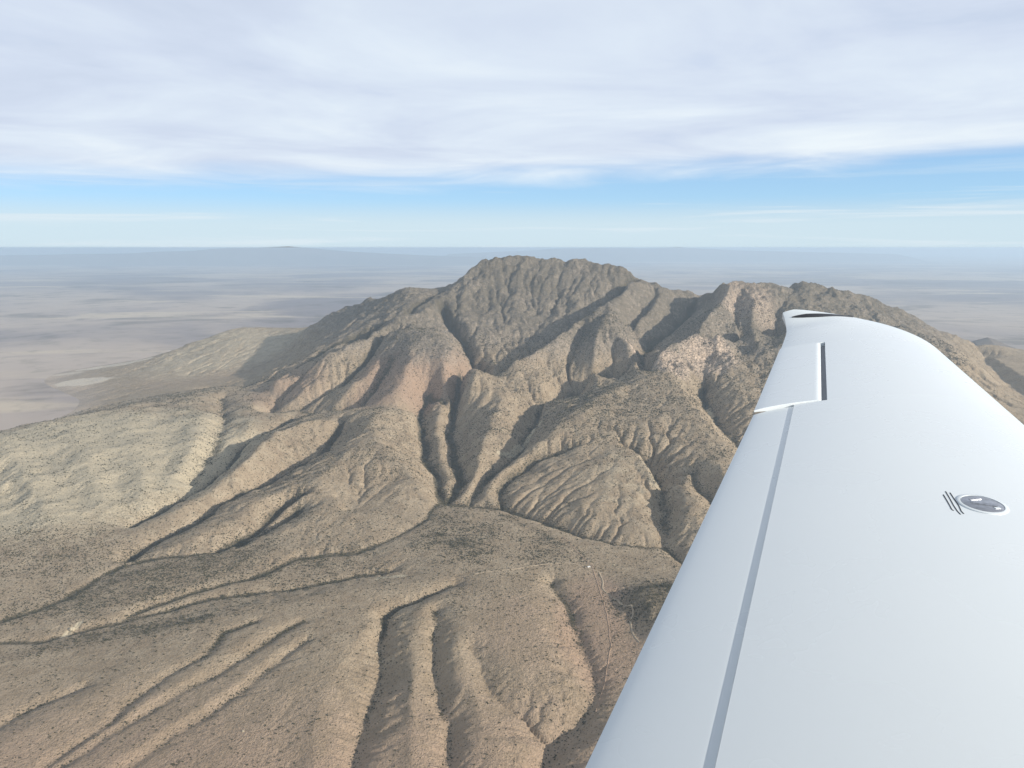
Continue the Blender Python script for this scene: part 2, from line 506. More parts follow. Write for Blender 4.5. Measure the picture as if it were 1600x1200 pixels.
def solve_relief():
    pts = []
    for L in LINES + EXTRA:
        P = [at(*p) for p in L]
        # meander between the surveyed points a little
        for (x0, y0, z0), (x1, y1, z1) in zip(P[:-1], P[1:]):
            d = math.hypot(x1 - x0, y1 - y0)
            n = max(2, int(d / 5))
            t = np.linspace(0, 1, n)
            X, Y, Z = x0 + (x1 - x0) * t, y0 + (y1 - y0) * t, z0 + (z1 - z0) * t
            w = np.sin(t * math.pi) * min(d, 200) * 0.10
            o = fbm(X, Y, 90.0, 2, seed=3) * w
            X, Y = X - (y1 - y0) / max(d, 1) * o, Y + (x1 - x0) / max(d, 1) * o
            pts.append(np.stack([X, Y, Z], 1))
    P = np.concatenate(pts)
    h = None
    for cell in (128.0, 64.0, 32.0, 16.0, CELL):
        nx, ny = int((GX1 - GX0) / cell) + 1, int((GY1 - GY0) / cell) + 1
        ix = np.round((P[:, 0] - GX0) / cell).astype(int)
        iy = np.round((P[:, 1] - GY0) / cell).astype(int)
        ok = (ix >= 0) & (ix < nx) & (iy >= 0) & (iy < ny)
        idx = iy[ok] * nx + ix[ok]
        cnt = np.bincount(idx, minlength=nx * ny)
        zs = np.bincount(idx, weights=P[ok, 2], minlength=nx * ny)
        con = (cnt > 0).reshape(ny, nx)
        val = (zs / np.maximum(cnt, 1)).reshape(ny, nx)
        X, Y = np.meshgrid(GX0 + np.arange(nx) * cell, GY0 + np.arange(ny) * cell)
        pl = inside(PLAIN_EDGE, X, Y) & ~con
        val[pl] = PLAIN_Z
        con |= pl
        h = np.full((ny, nx), 100.0) if h is None else upsample(h, ny, nx)
        h[con] = val[con]
        keep = ~con
        for it in range(300 if cell > 30 else (110 if cell > 15 else 35)):
            p = np.pad(h, 1, mode='edge')
            q = (p[:-2, 1:-1] + p[2:, 1:-1] + p[1:-1, :-2] + p[1:-1, 2:]) * 0.25
            h = np.where(keep, h + (q - h) * 1.0, h)
    return h, X, Y


EXTRA = [[(1300, 700, 190), (1400, 800, 150), (1500, 900, 100)], [(1200, 1000, 60), (1300, 1100, 50), (1400, 1200, 40)], [(1600, 720, 170), (1750, 740, 150)]]

NB = [(0, 1, 1.0), (0, -1, 1.0), (1, 0, 1.0), (-1, 0, 1.0), (1, 1, 1.41421), (1, -1, 1.41421), (-1, 1, 1.41421), (-1, -1, 1.41421)]


def drain(h, cell):
    ny, nx = h.shape
    p = np.pad(h, 1, mode='edge')
    best = np.zeros_like(h)
    rec = np.arange(ny * nx, dtype=np.int64).reshape(ny, nx)
    base = rec.copy()
    for dy, dx, dist in NB:
        s = (h - p[1 + dy:1 + dy + ny, 1 + dx:1 + dx + nx]) / (dist * cell)
        m = s > best
        best = np.where(m, s, best)
        rec = np.where(m, base + dy * nx + dx, rec)
    rec = np.clip(rec, 0, ny * nx - 1)
    return rec.ravel(), best


def area(rec, cell, steps=11):
    n = rec.size
    acc = np.ones(n)
    r = rec.copy()
    root = r == np.arange(n)
    self_w = np.where(root, 0.0, 1.0)
    for _ in range(steps):
        w = acc * (r != np.arange(n))
        acc = acc + np.bincount(r, weights=w, minlength=n)
        r = r[r]
    return acc * cell * cell


def erode(h, cell, its, K, diff, lim, mask, strength):
    """stream incision plus slope creep: carves branching gullies that follow the relief"""
    ny, nx = h.shape
    g = np.random.default_rng(3)
    jit = [blur(g.normal(0, 1.3, h.shape), 1) for _ in range(4)]
    for i in range(its):
        for _ in range(2):
            p = np.pad(h, 1, mode='edge')
            lo = np.minimum.reduce([p[1 + a:1 + a + ny, 1 + b:1 + b + nx] for a, b, _d in NB])
            h = np.maximum(h, np.minimum(lo + 0.02, h + 3.0))
        rec, slope = drain(h + jit[i % 4], cell)
        A = area(rec, cell).reshape(ny, nx)
        drop = np.maximum(h - h.ravel()[rec].reshape(ny, nx), 0)
        e = K * strength * np.sqrt(np.minimum(A, 4e5)) * np.minimum(slope, 0.9)
        h = h - np.minimum(e, 0.7 * drop) * mask
        if diff:
            p = np.pad(h, 1, mode='edge')
            h = h + diff * mask * (p[:-2, 1:-1] + p[2:, 1:-1] + p[1:-1, :-2] + p[1:-1, 2:] - 4 * h)
    return h, A


def sstep(x, a, b):
    t = np.clip((x - a) / (b - a), 0, 1)
    return t * t * (3 - 2 * t)


H, XG, YG = solve_relief()
print('solve', time.time() - T0)
H0 = H
H = blur(H, 2)
soft = upsample(blur(H[::2, ::2], 11), H.shape[0], H.shape[1])
keep = 0.5 + 0.5 * sstep(soft, 420, 700)
H = soft + (H - soft) * keep
gy, gx = np.gradient(blur(H, 6), CELL)
SLOPE = np.hypot(gx, gy)
HIGH = sstep(H, 330, 800)
wild = sstep(SLOPE, 0.05, 0.4)
onland = sstep(H, -4, 30)
# rock roughness: stronger on the steep high ground
H = H + onland * wild * (0.55 + 0.40 * HIGH) * (34 * fbm(XG, YG, 230, 6, 0.6, 7, True) - 8)
H = H + onland * (7.0 * fbm(XG, YG, 150, 5, 0.55, 2) + 5.0 * fbm(XG, YG, 190, 4, 0.5, 9, True)) * (0.12 + 0.35 * sstep(YG, 2500, 2900) + wild)
hilly = sstep(YG, 2750, 3300) * (1 - sstep(YG, 5000, 5700)) * (1 - sstep(XG, -900, -200)) * sstep(H, 50, 100)
H = H + hilly * (16 * fbm(XG + 60 * fbm(XG, YG, 300, 2, 0.5, 15), YG, 420, 4, 0.5, 16, True) + 6 * fbm(XG, YG, 130, 3, 0.5, 17, True))


def line_dist(X, Y, pts, bend=14.0):
    Xb, Yb = X + bend * fbm(X, Y, 120, 3, 0.5, 55), Y + bend * fbm(X, Y, 120, 3, 0.5, 58)
    d = np.full(X.shape, 1e9)
    Q = [at(*p) for p in pts]
    for (x0, y0, _a), (x1, y1, _b) in zip(Q[:-1], Q[1:]):
        L2 = (x1 - x0) ** 2 + (y1 - y0) ** 2
        t = np.clip(((X - x0) * (x1 - x0) + (Y - y0) * (y1 - y0)) / L2, 0, 1)
        d = np.minimum(d, np.hypot(Xb - x0 - t * (x1 - x0), Yb - y0 - t * (y1 - y0)))
    return d


WASHES = [L for L in LINES if L[0][:2] in ((-120, 1000), (-120, 1012), (180, 975), (205, 815), (200, 868), (345, 850), (375, 848), (905, 985), (702, 910), (677, 950), (20, 1240), (40, 1240), (140, 1240), (697, 778), (-60, 1170), (690, 777))]
near = YG < 5200
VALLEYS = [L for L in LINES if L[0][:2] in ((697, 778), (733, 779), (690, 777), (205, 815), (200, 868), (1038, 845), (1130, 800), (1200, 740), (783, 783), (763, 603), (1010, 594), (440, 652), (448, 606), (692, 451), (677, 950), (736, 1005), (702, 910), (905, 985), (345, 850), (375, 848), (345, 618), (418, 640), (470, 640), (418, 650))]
WD = np.full(H.shape, 1e9)
for L in WASHES:
    WD[near] = np.minimum(WD[near], line_dist(XG[near], YG[near], L))
H = H - 9.0 * np.exp(-(WD / 15.0) ** 2)
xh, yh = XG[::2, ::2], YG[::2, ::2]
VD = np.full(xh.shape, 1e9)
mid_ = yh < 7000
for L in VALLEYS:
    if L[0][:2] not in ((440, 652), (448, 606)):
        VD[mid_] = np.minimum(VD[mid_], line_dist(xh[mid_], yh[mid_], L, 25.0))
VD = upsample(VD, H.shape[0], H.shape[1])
deep = 17 + 32 * sstep(YG, 2300, 3300)
H = H - deep * np.exp(-VD / (24 + 18 * sstep(YG, 2300, 3300)))
COULOIRS = [[(783, 405, 6.78), (789, 425, 6.6), (796, 452, 6.4)], [(806, 404, 6.78), (797, 430, 6.6), (796, 452, 6.4)], [(885, 411, 6.74), (883, 432, 6.6), (870, 460, 6.35), (858, 490, 6.1)],
            [(955, 413, 6.58), (940, 440, 6.35), (925, 466, 6.15)], [(1175, 442, 6.18), (1160, 470, 5.95), (1165, 500, 5.7)], [(1240, 447, 6.28), (1225, 480, 6.0), (1200, 520, 5.6)]]
CD = np.full(H.shape, 1e9)
far_ = YG > 5300
for L in COULOIRS:
    CD[far_] = np.minimum(CD[far_], line_dist(XG[far_], YG[far_], L, 35.0))
H = H - 30 * np.exp(-CD / 24.0) * sstep(fbm(XG, YG, 260, 3, 0.5, 141), -0.45, 0.35)
SD = np.full(H.shape, 1e9)
SD[far_] = line_dist(XG[far_], YG[far_], SKY, 10.0)
H = H + np.exp(-(SD / 140.0) ** 2) * HIGH * 30 * fbm(XG, YG, 150, 5, 0.66, 131, True)
H, AREA = erode(H, CELL, 44, 0.020, 0.015, 1, onland * (0.35 + 0.65 * wild), 0.85 - 0.35 * HIGH)
dm = np.zeros_like(H)
for u_, v_, d_, r_ in ((650, 540, 5.25, 330), (690, 560, 5.02, 230), (615, 585, 4.9, 260)):
    cx_, cy_, _z = at(u_, v_, d_)
    dm = np.maximum(dm, 1 - sstep(np.hypot(XG - cx_, YG - cy_), r_ * 0.5, r_ * 1.25))
H = H + (upsample(blur(H[::2, ::2], 8), H.shape[0], H.shape[1]) - H) * dm * 0.75
print('erode', time.time() - T0)


# ------------------------------------------------------------------ ground surface finer towards the aircraft
def ground_points(rows, cols, y0, y1, spread, centre=0.0):
    yy = np.exp(np.linspace(math.log(y0), math.log(y1), rows))
    tt = np.linspace(-spread, spread, cols)
    X = yy[:, None] * (tt[None, :] + centre)
    Y = np.repeat(yy[:, None], cols, 1)
    return X, Y


def height(X, Y, fine=True):
    fx, fy = (X - GX0) / CELL, (Y - GY0) / CELL
    z = cubic(H, fx, fy)
    if fine:
        s = bilin(wild, fx, fy)
        hi = bilin(HIGH, fx, fy)
        on = bilin(onland, fx, fy)
        z = z + on * (0.7 + 2.6 * s + 5.0 * s * hi) * fbm(X, Y, 28, 4, 0.62, 21) + on * s * (0.5 + hi) * 5.5 * fbm(X, Y, 60, 3, 0.55, 31, True)
    return z


def quads_of(rows, cols):
    i = np.arange(rows * cols).reshape(rows, cols)
    return np.stack([i[:-1, :-1], i[:-1, 1:], i[1:, 1:], i[1:, :-1]], -1).reshape(-1, 4)


# ------------------------------------------------------------------ materials of the land
def new_mat(name):
    m = bpy.data.materials.new(name)
    m.use_nodes = True
    t = m.node_tree
    b = t.nodes['Principled BSDF']
    return m, t, b


def attr(t, name):
    n = t.nodes.new('ShaderNodeAttribute')
    n.attribute_name = name
    return n.outputs['Fac']


def ground_material():
    m, t, b = new_mat('arid_ground')
    geo = node(t, 'ShaderNodeNewGeometry')
    P = geo.outputs['Position']
    n_big = noise(t, P, 1 / 420.0, 4, 0.55, 0.5)
    n_mid = noise(t, P, 1 / 75.0, 5, 0.6, 0.8)
    n_fine = noise(t, P, 1 / 14.0, 4, 0.65, 0.4)
    n_rub = noise(t, P, 1 / 34.0, 4, 0.68, 0.6)
    n_grit = noise(t, P, 1 / 4.5, 3, 0.6, 0.0)
    tan = mix_rgb(t, smooth(t, n_mid, 0.35, 0.68), (0.325, 0.25, 0.172), (0.415, 0.33, 0.232))
    red = mix_rgb(t, n_mid, (0.335, 0.228, 0.16), (0.41, 0.295, 0.212))
    pale = mix_rgb(t, n_mid, (0.46, 0.385, 0.27), (0.57, 0.49, 0.355))
    rock = mix_rgb(t, smooth(t, n_fine, 0.3, 0.7), (0.235, 0.192, 0.152), (0.42, 0.345, 0.27))
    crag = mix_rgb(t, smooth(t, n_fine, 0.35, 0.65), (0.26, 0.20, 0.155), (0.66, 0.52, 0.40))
    jit = math_node(t, 'MULTIPLY', math_node(t, 'SUBTRACT', n_mid, 0.5), 0.7)

    def masked(name, w=1.0):
        return smooth(t, math_node(t, 'ADD', attr(t, name), math_node(t, 'MULTIPLY', jit, w)), 0.2, 0.8)
    c = mix_rgb(t, masked('red'), tan, red)
    c = mix_rgb(t, masked('pale'), c, pale)
    c = mix_rgb(t, masked('rock'), c, rock)
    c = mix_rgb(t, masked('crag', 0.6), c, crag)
    c = mix_rgb(t, attr(t, 'flat'), c, mix_rgb(t, smooth(t, n_big, 0.4, 0.6), (0.52, 0.415, 0.32), (0.38, 0.31, 0.25)))
    c = mix_rgb(t, math_node(t, 'MULTIPLY', smooth(t, math_node(t, 'ADD', attr(t, 'playa'), jit), 0.3, 0.7), 0.85), c, (0.66, 0.58, 0.47))
    # brush filling the hollows of the high rock
    hb = smooth(t, math_node(t, 'ADD', n_rub, math_node(t, 'MULTIPLY', attr(t, 'rock'), 0.16)), 0.54, 0.68)
    c = mix_rgb(t, math_node(t, 'MULTIPLY', hb, math_node(t, 'MULTIPLY', math_node(t, 'MULTIPLY', attr(t, 'rock'), math_node(t, 'SUBTRACT', 1.0, attr(t, 'crag'), clamp=True)), 0.6)), c, (0.155, 0.135, 0.10))
    # bare streaks and stones
    st = smooth(t, n_grit, 0.60, 0.74)
    c = mix_rgb(t, math_node(t, 'MULTIPLY', st, 0.40), c, (0.52, 0.45, 0.34))
    # low scrub between the bigger bushes
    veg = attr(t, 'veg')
    vor = t.nodes.new('ShaderNodeTexVoronoi')
    vor.inputs['Scale'].default_value = 1 / 8.5
    t.links.new(P, vor.inputs['Vector'])
    dot = smooth(t, math_node(t, 'ADD', vor.outputs['Distance'], math_node(t, 'MULTIPLY', n_grit, 0.55)), 0.62, 0.46)
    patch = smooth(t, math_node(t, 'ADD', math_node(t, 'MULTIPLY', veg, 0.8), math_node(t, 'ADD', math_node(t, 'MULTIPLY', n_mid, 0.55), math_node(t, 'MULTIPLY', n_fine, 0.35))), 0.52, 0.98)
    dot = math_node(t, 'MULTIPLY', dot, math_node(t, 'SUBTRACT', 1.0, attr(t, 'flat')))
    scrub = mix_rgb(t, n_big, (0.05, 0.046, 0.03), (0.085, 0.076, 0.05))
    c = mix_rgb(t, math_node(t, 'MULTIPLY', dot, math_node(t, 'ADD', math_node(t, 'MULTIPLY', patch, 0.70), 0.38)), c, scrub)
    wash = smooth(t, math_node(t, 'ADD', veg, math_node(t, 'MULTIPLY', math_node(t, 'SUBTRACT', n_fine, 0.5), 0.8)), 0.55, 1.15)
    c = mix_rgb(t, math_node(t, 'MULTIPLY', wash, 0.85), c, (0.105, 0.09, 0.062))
    t.links.new(c, b.inputs['Base Color'])
    b.inputs['Roughness'].default_value = 0.95
    b.inputs['Specular IOR Level'].default_value = 0.1
    hgt = math_node(t, 'ADD', math_node(t, 'MULTIPLY', n_fine, 9.0), math_node(t, 'MULTIPLY', n_grit, 3.5))
    hgt = math_node(t, 'ADD', hgt, math_node(t, 'MULTIPLY', math_node(t, 'MULTIPLY', dot, patch), 1.6))
    hgt = math_node(t, 'ADD', hgt, math_node(t, 'MULTIPLY', math_node(t, 'MULTIPLY', n_rub, attr(t, 'rock')), 26.0))
    bp = node(t, 'ShaderNodeBump')
    bp.inputs['Strength'].default_value = 0.9
    bp.inputs['Distance'].default_value = 1.0
    t.links.new(hgt, bp.inputs['Height'])
    t.links.new(bp.outputs[0], b.inputs['Normal'])
    return m


def plain_material():
    m, t, b = new_mat('desert_floor')
    geo = node(t, 'ShaderNodeNewGeometry')
    P = geo.outputs['Position']
    a = noise(t, P, 1 / 9000.0, 5, 0.6, 0.9)
    f = noise(t, P, 1 / 2200.0, 6, 0.62, 0.6)
    g = noise(t, P, 1 / 320.0, 5, 0.6, 0.4)
    st = node(t, 'ShaderNodeMapping')
    st.inputs['Scale'].default_value = (1 / 5200.0, 1 / 1500.0, 0)
    t.links.new(P, st.inputs[0])
    wash = noise(t, st.outputs[0], 1.0, 5, 0.6, 0.8)
    c = mix_rgb(t, smooth(t, a, 0.40, 0.60), (0.51, 0.425, 0.36), (0.27, 0.235, 0.24))
    c = mix_rgb(t, math_node(t, 'MULTIPLY', smooth(t, f, 0.52, 0.64), 0.65), c, (0.15, 0.13, 0.115))
    c = mix_rgb(t, math_node(t, 'MULTIPLY', smooth(t, wash, 0.55, 0.66), 0.85), c, (0.62, 0.52, 0.40))
    c = mix_rgb(t, math_node(t, 'MULTIPLY', smooth(t, g, 0.5, 0.7), 0.35), c, (0.17, 0.155, 0.115))
    t.links.new(c, b.inputs['Base Color'])
    b.inputs['Roughness'].default_value = 1.0
    b.inputs['Specular IOR Level'].default_value = 0.0
    return m


def simple_mat(name, col, rough=0.9, spec=0.2, var=0.25, scale=1.0, metal=0.0):
    m, t, b = new_mat(name)
    tc = node(t, 'ShaderNodeTexCoord')
    n = noise(t, tc.outputs['Object'], scale, 4, 0.6, 0.2)
    c = mix_rgb(t, n, tuple(x * (1 - var) for x in col), tuple(min(1, x * (1 + var)) for x in col))
    t.links.new(c, b.inputs['Base Color'])
    b.inputs['Roughness'].default_value = rough
    b.inputs['Specular IOR Level'].default_value = spec
    b.inputs['Metallic'].default_value = metal
    return m


M_GROUND = ground_material()
M_PLAIN = plain_material()
M_TRACK = simple_mat('track_dust', (0.43, 0.345, 0.25), 1.0, 0.0, 0.15, 0.08)
M_REDTRACK = simple_mat('red_dust', (0.42, 0.30, 0.215), 1.0, 0.0, 0.15, 0.08)
M_BUSH = simple_mat('scrub_leaves', (0.082, 0.076, 0.048), 0.95, 0.1, 0.5, 0.35)
M_STONE = simple_mat('pale_stone', (0.50, 0.43, 0.31), 0.95, 0.1, 0.25, 0.3)
M_WALL = simple_mat('white_plaster', (0.78, 0.77, 0.74), 0.9, 0.1, 0.05, 0.5)
M_TIN = simple_mat('tin_roof', (0.62, 0.62, 0.60), 0.5, 0.3, 0.1, 0.5)
M_HOLE = simple_mat('dark_opening', (0.06, 0.055, 0.05), 0.6, 0.3, 0.1, 0.5)
M_FAR = simple_mat('far_rock', (0.20, 0.17, 0.15), 1.0, 0.0, 0.3, 0.0008)


# ------------------------------------------------------------------ the land itself
def blob(X, Y, u, v, z, rx, ry, ang=0.0, soft=0.5):
    cx, cy_, _ = at(u, v, z)
    dx, dy = X - cx, Y - cy_
    c, s = math.cos(math.radians(ang)), math.sin(math.radians(ang))
    a, b = (dx * c + dy * s) / rx, (-dx * s + dy * c) / ry
    d = np.sqrt(a * a + b * b)
    return 1 - sstep(d, 1 - soft, 1 + soft)


def near_line(X, Y, pts, width):
    d = np.full(X.shape, 1e9)
    Q = [at(*p) for p in pts]
    for (x0, y0, _a), (x1, y1, _b) in zip(Q[:-1], Q[1:]):
        L2 = (x1 - x0) ** 2 + (y1 - y0) ** 2
        t = np.clip(((X - x0) * (x1 - x0) + (Y - y0) * (y1 - y0)) / L2, 0, 1)
        d = np.minimum(d, np.hypot(X - x0 - t * (x1 - x0), Y - y0 - t * (y1 - y0)))
    return 1 - sstep(d, width * 0.4, width)


WX = 60 * fbm(XG, YG, 260, 3, 0.5, 41)
WY = 60 * fbm(XG, YG, 260, 3, 0.5, 47)
XW, YW = XG + WX, YG + WY


def maximum(*a):
    r = a[0]
    for b in a[1:]:
        r = np.maximum(r, b)
    return r


SCRUB_FAN = [at(*p)[:2] for p in [(697, 778, 122), (740, 785, 122), (800, 802, 117), (900, 850, 108), (965, 890, 100), (930, 891, 100), (860, 882, 107), (800, 892, 111), (740, 897, 113), (700, 882, 112),
             (640, 886, 105), (600, 897, 90), (540, 906, 72), (460, 920, 60), (380, 915, 54), (300, 920, 46), (330, 895, 56), (430, 867, 80), (560, 850, 92), (620, 838, 98), (660, 812, 110)]]
RED = maximum(blob(XW, YW, 655, 545, 5.2, 430, 520) * 0.85, blob(XW, YW, 600, 590, 4.9, 260, 330) * 0.7, blob(XW, YW, 450, 590, 5.3, 330, 300) * 0.6,
              blob(XW, YW, 940, 985, 78, 150, 420, 0) * 0.62, blob(XW, YW, 860, 990, 95, 260, 330) * 0.42,
              blob(XW, YW, 330, 555, 6.9, 900, 1000) * 0.38, blob(XW, YW, 985, 510, 5.4, 170, 300) * 0.4,
              blob(XW, YW, 420, 600, 5.4, 420, 420) * 0.4,
              (1 - sstep(YW, 1600, 2400)) * 0.52)
PALE = maximum(blob(XW, YW, 350, 540, 7.4, 900, 900) * 0.55, blob(XW, YW, 120, 730, 110, 900, 1000) * 0.9, blob(XW, YW, 350, 640, 175, 500, 600) * 0.3,
               near_line(XG, YG, [(590, 905, 82), (632, 904, 84)], 16), near_line(XG, YG, [(98, 990, 20), (125, 974, 24)], 14),
               near_line(XG, YG, [(1105, 632, 310), (1112, 640, 300)], 26), blob(XW, YW, 990, 760, 170, 260, 330) * 0.35,
               near_line(XG, YG, [(845, 648, 300), (800, 690, 230), (780, 708, 185)], 22) * 0.8)  # last strip paints the sunlit crest of the knob hill paler
ROCK = np.clip(sstep(H, 380, 760) * 0.95 + wild * sstep(H, 200, 500) * 0.25, 0, 1)
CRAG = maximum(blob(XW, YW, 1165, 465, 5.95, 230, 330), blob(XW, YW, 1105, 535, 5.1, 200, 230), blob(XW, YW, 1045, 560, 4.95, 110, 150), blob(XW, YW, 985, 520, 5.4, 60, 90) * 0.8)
VEG = 0.30 + 0.25 * fbm(XG, YG, 320, 4, 0.55, 61)
VEG = maximum(VEG, blur(inside(SCRUB_FAN, XW, YW).astype(float), 14) * (0.50 + 0.6 * fbm(XG, YG, 150, 4, 0.6, 71)),
              blob(XW, YW, 250, 905, 52, 560, 190, 32) * 0.75, blob(XW, YW, 60, 860, 50, 420, 300) * 0.6,
              blob(XW, YW, 1030, 930, 130, 150, 170) * 1.0, blob(XW, YW, 150, 1000, 35, 480, 70, 20) * 0.85)
wet = sstep(np.log10(AREA + 1), 4.3, 6.2)
VEG = VEG + 0.55 * blur(wet, 1) * onland + 0.28 * sstep(H, 130, 420) + 0.12 * sstep(H, 500, 800)
VEG = VEG + 0.75 * np.exp(-(VD / 30.0) ** 2) * sstep(YG, 2700, 3100)  # canyon brush, thickened to paint the shade of the ravines darker
VEG = VEG + 1.35 * np.exp(-(WD / 12.5) ** 2) * (0.8 + 0.4 * fbm(XG, YG, 90, 2, 0.5, 66))
VEG = VEG * (1 - 0.45 * (1 - sstep(YW, 2050, 2330))) * (1 - 0.8 * PALE * (PALE > 0.92)) * (1 - 0.35 * RED) * (1 - 0.45 * np.minimum(PALE, 0.9)) * (1 - 0.8 * (1 - sstep(H, -8, 70)) * sstep(YG, 4300, 4900))
CRAGROUGH = CRAG * sstep(SLOPE, 0.1, 0.3)
ROUGH = np.clip(HIGH * 1.1 + 0.25 * sstep(H, 230, 420), 0, 1) * sstep(SLOPE, 0.15, 0.4)
XR, YR = XG + 45 * fbm(XG, YG, 160, 3, 0.55, 111), YG + 45 * fbm(XG, YG, 160, 3, 0.55, 117)
lumpy = 0.35 + 1.1 * sstep(fbm(XG, YG, 330, 3, 0.5, 121), -0.3, 0.4)
H = H + ROUGH * lumpy * (20 * fbm(XR, YR, 150, 6, 0.68, 83, True) + 10 * fbm(XR, YR * 0.55, 52, 4, 0.62, 88))
H = H + CRAGROUGH * 22 * fbm(XG, YG, 60, 5, 0.65, 77, True)

R_, C_ = 860, 940
X, Y = ground_points(R_, C_, 1130, 10150, 0.86)
Z = height(X, Y)
Q = quads_of(R_, C_)
CO = np.stack([X, Y, Z], -1).reshape(-1, 3)
ATT = {}
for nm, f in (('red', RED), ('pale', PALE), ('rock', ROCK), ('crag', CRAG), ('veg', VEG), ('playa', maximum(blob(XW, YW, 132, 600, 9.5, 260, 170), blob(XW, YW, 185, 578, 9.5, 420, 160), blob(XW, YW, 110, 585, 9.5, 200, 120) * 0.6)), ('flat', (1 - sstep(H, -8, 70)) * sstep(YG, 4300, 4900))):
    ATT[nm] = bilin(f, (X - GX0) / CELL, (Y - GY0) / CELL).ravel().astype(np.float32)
# three named landforms that share their seams: the fan in front, the hills round it, the mountain
fy = CO[Q].mean(1)
qx, qy, qz = fy[:, 0], fy[:, 1], fy[:, 2]
FAN_EDGE = [at(*p)[:2] for p in [(-400, 1003, 10), (0, 1003, 10), (105, 990, 15), (240, 958, 32), (400, 926, 52), (505, 911, 64), (610, 893, 80), (700, 880, 112), (885, 886, 106),
                                 (960, 842, 104), (1040, 847, 104), (1150, 900, 90), (1700, 980, 60)]] + [(3500, 500), (-3500, 500)]
MOUNT_EDGE = [at(*p)[:2] for p in [(200, 585, 7.2), (320, 606, 6.0), (400, 600, 5.6), (440, 652, 185), (540, 647, 295), (600, 641, 310), (655, 700, 170), (697, 778, 122), (735, 780, 122),
                                   (830, 805, 116), (960, 842, 104), (1040, 847, 104), (1200, 790, 150), (1700, 800, 150)]] + [(7000, 3000), (7000, 12000), (-7000, 12000), (-5200, 8000)]
zone = np.where(inside(FAN_EDGE, qx, qy), 0, np.where(inside(MOUNT_EDGE, qx, qy), 2, 1))
under = (CO[Q][:, :, 2].max(1) < -6)
for k, (nm, lab) in enumerate((('alluvial_fan', 'tan gullied fan of dry ground in the foreground'),
                               ('foothills', 'pale scrub dotted foothills left of the valley mouth'),
                               ('mountain', 'rugged brown mountain with a flat topped grey summit'))):
    sel = Q[(zone == k) & ~under]
    ids, inv = np.unique(sel, return_inverse=True)
    o = fast_mesh(nm, CO[ids], inv.reshape(sel.shape), M_GROUND)
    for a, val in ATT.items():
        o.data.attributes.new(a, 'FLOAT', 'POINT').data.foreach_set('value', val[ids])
    tag(o, lab, kind='structure')
print('land', time.time() - T0)

# the desert floor out to the horizon, and far relief standing on it
FAR = 140000.0
ring = [(FAR * math.cos(a), FAR * math.sin(a), 0) for a in np.linspace(0, 2 * math.pi, 97)[:-1]]
tag(mesh_obj('desert_plain', ring, [tuple(range(96))], M_PLAIN, smooth_shade=False), 'flat hazy desert plain reaching the horizon', kind='structure')


def far_ridge(name, label, prof, dist, depth, seed, rough=0.06):
    """a long low range: cross section with a crest, two slopes and gullied flanks"""
    n, mrows = 140, 11
    us = np.linspace(prof[0][0], prof[-1][0], n)
    vs_ = np.interp(us, [p[0] for p in prof], [p[1] for p in prof])
    co = []
    top = np.array([at(u, v, dist / 1000.0) if dist < 9000 else (ray(u, v)[0] * dist, dist, CAMZ + ray(u, v)[1] * dist) for u, v in zip(us, vs_)])
    for j in range(mrows):
        t = j / (mrows - 1) * 2 - 1
        f = max(0.0, 1 - abs(t)) ** 0.8
        y = top[:, 1] + t * depth
        z = top[:, 2] * f * (1 + rough * (1 - f) * 6 * fbm(top[:, 0] + j * 17, y, depth * 0.5, 4, 0.6, seed)) - 3.0 * (f < 0.01)
        co.append(np.stack([top[:, 0], y, z], 1))
    o = fast_mesh(name, np.concatenate(co), quads_of(mrows, n), M_FAR)
    return tag(o, label, kind='structure')


far_ridge('mesa', 'long blue mesa low on the left horizon',
          [(-200, 404), (-60, 400), (0, 399), (70, 398), (110, 397), (200, 396), (250, 393), (300, 392), (330, 389), (360, 387), (400, 387), (450, 385), (480, 387), (510, 390), (545, 393), (600, 396), (660, 399), (760, 402)], 62000.0, 4500.0, 3)
far_ridge('horizon_hills', 'faint blue hills along the horizon behind the summit',
          [(700, 397), (830, 391), (880, 388), (960, 387), (1010, 388), (1060, 386), (1090, 388), (1150, 391), (1230, 393), (1400, 397)], 76000.0, 6000.0, 8)
far_ridge('butte', 'dark blue hill on the plain right of the wing tip',
          [(1488, 545), (1510, 541), (1520, 533), (1535, 529), (1543, 527), (1556, 531), (1570, 538), (1590, 545)], 8900.0, 420.0, 12, 0.03)


# ------------------------------------------------------------------ dirt tracks laid on the ground
def track(points, width, label, mat=None):
    P = [at(*p) for p in points]
    xs, ys = [], []
    for (x0, y0, _a), (x1, y1, _b) in zip(P[:-1], P[1:]):
        n = max(2, int(math.hypot(x1 - x0, y1 - y0) / 6))
        for t in np.linspace(0, 1, n, endpoint=False):
            xs.append(x0 + (x1 - x0) * t); ys.append(y0 + (y1 - y0) * t)
    xs, ys = np.array(xs), np.array(ys)
    k = np.ones(5) / 5
    xs[2:-2] = np.convolve(xs, k, 'valid'); ys[2:-2] = np.convolve(ys, k, 'valid')
    xs = xs + 2.5 * fbm(xs, ys, 40, 2, 0.5, 91)
    tx, ty = np.gradient(xs), np.gradient(ys)
    L = np.hypot(tx, ty)
    nx, ny = -ty / L, tx / L
    w = width * (1 + 0.35 * fbm(xs, ys, 30, 2, 0.5, 95))
    rows = []
    for s in (-1.0, -0.8, 0.0, 0.8, 1.0):
        X_, Y_ = xs + nx * w * 0.5 * s, ys + ny * w * 0.5 * s
        rows.append(np.stack([X_, Y_, height(X_, Y_) + (0.9 if abs(s) < 0.9 else -0.8)], 1))
    o = fast_mesh('dirt_track', np.concatenate(rows), quads_of(5, len(xs)), mat or M_TRACK)
    tag(o, label, kind='structure')


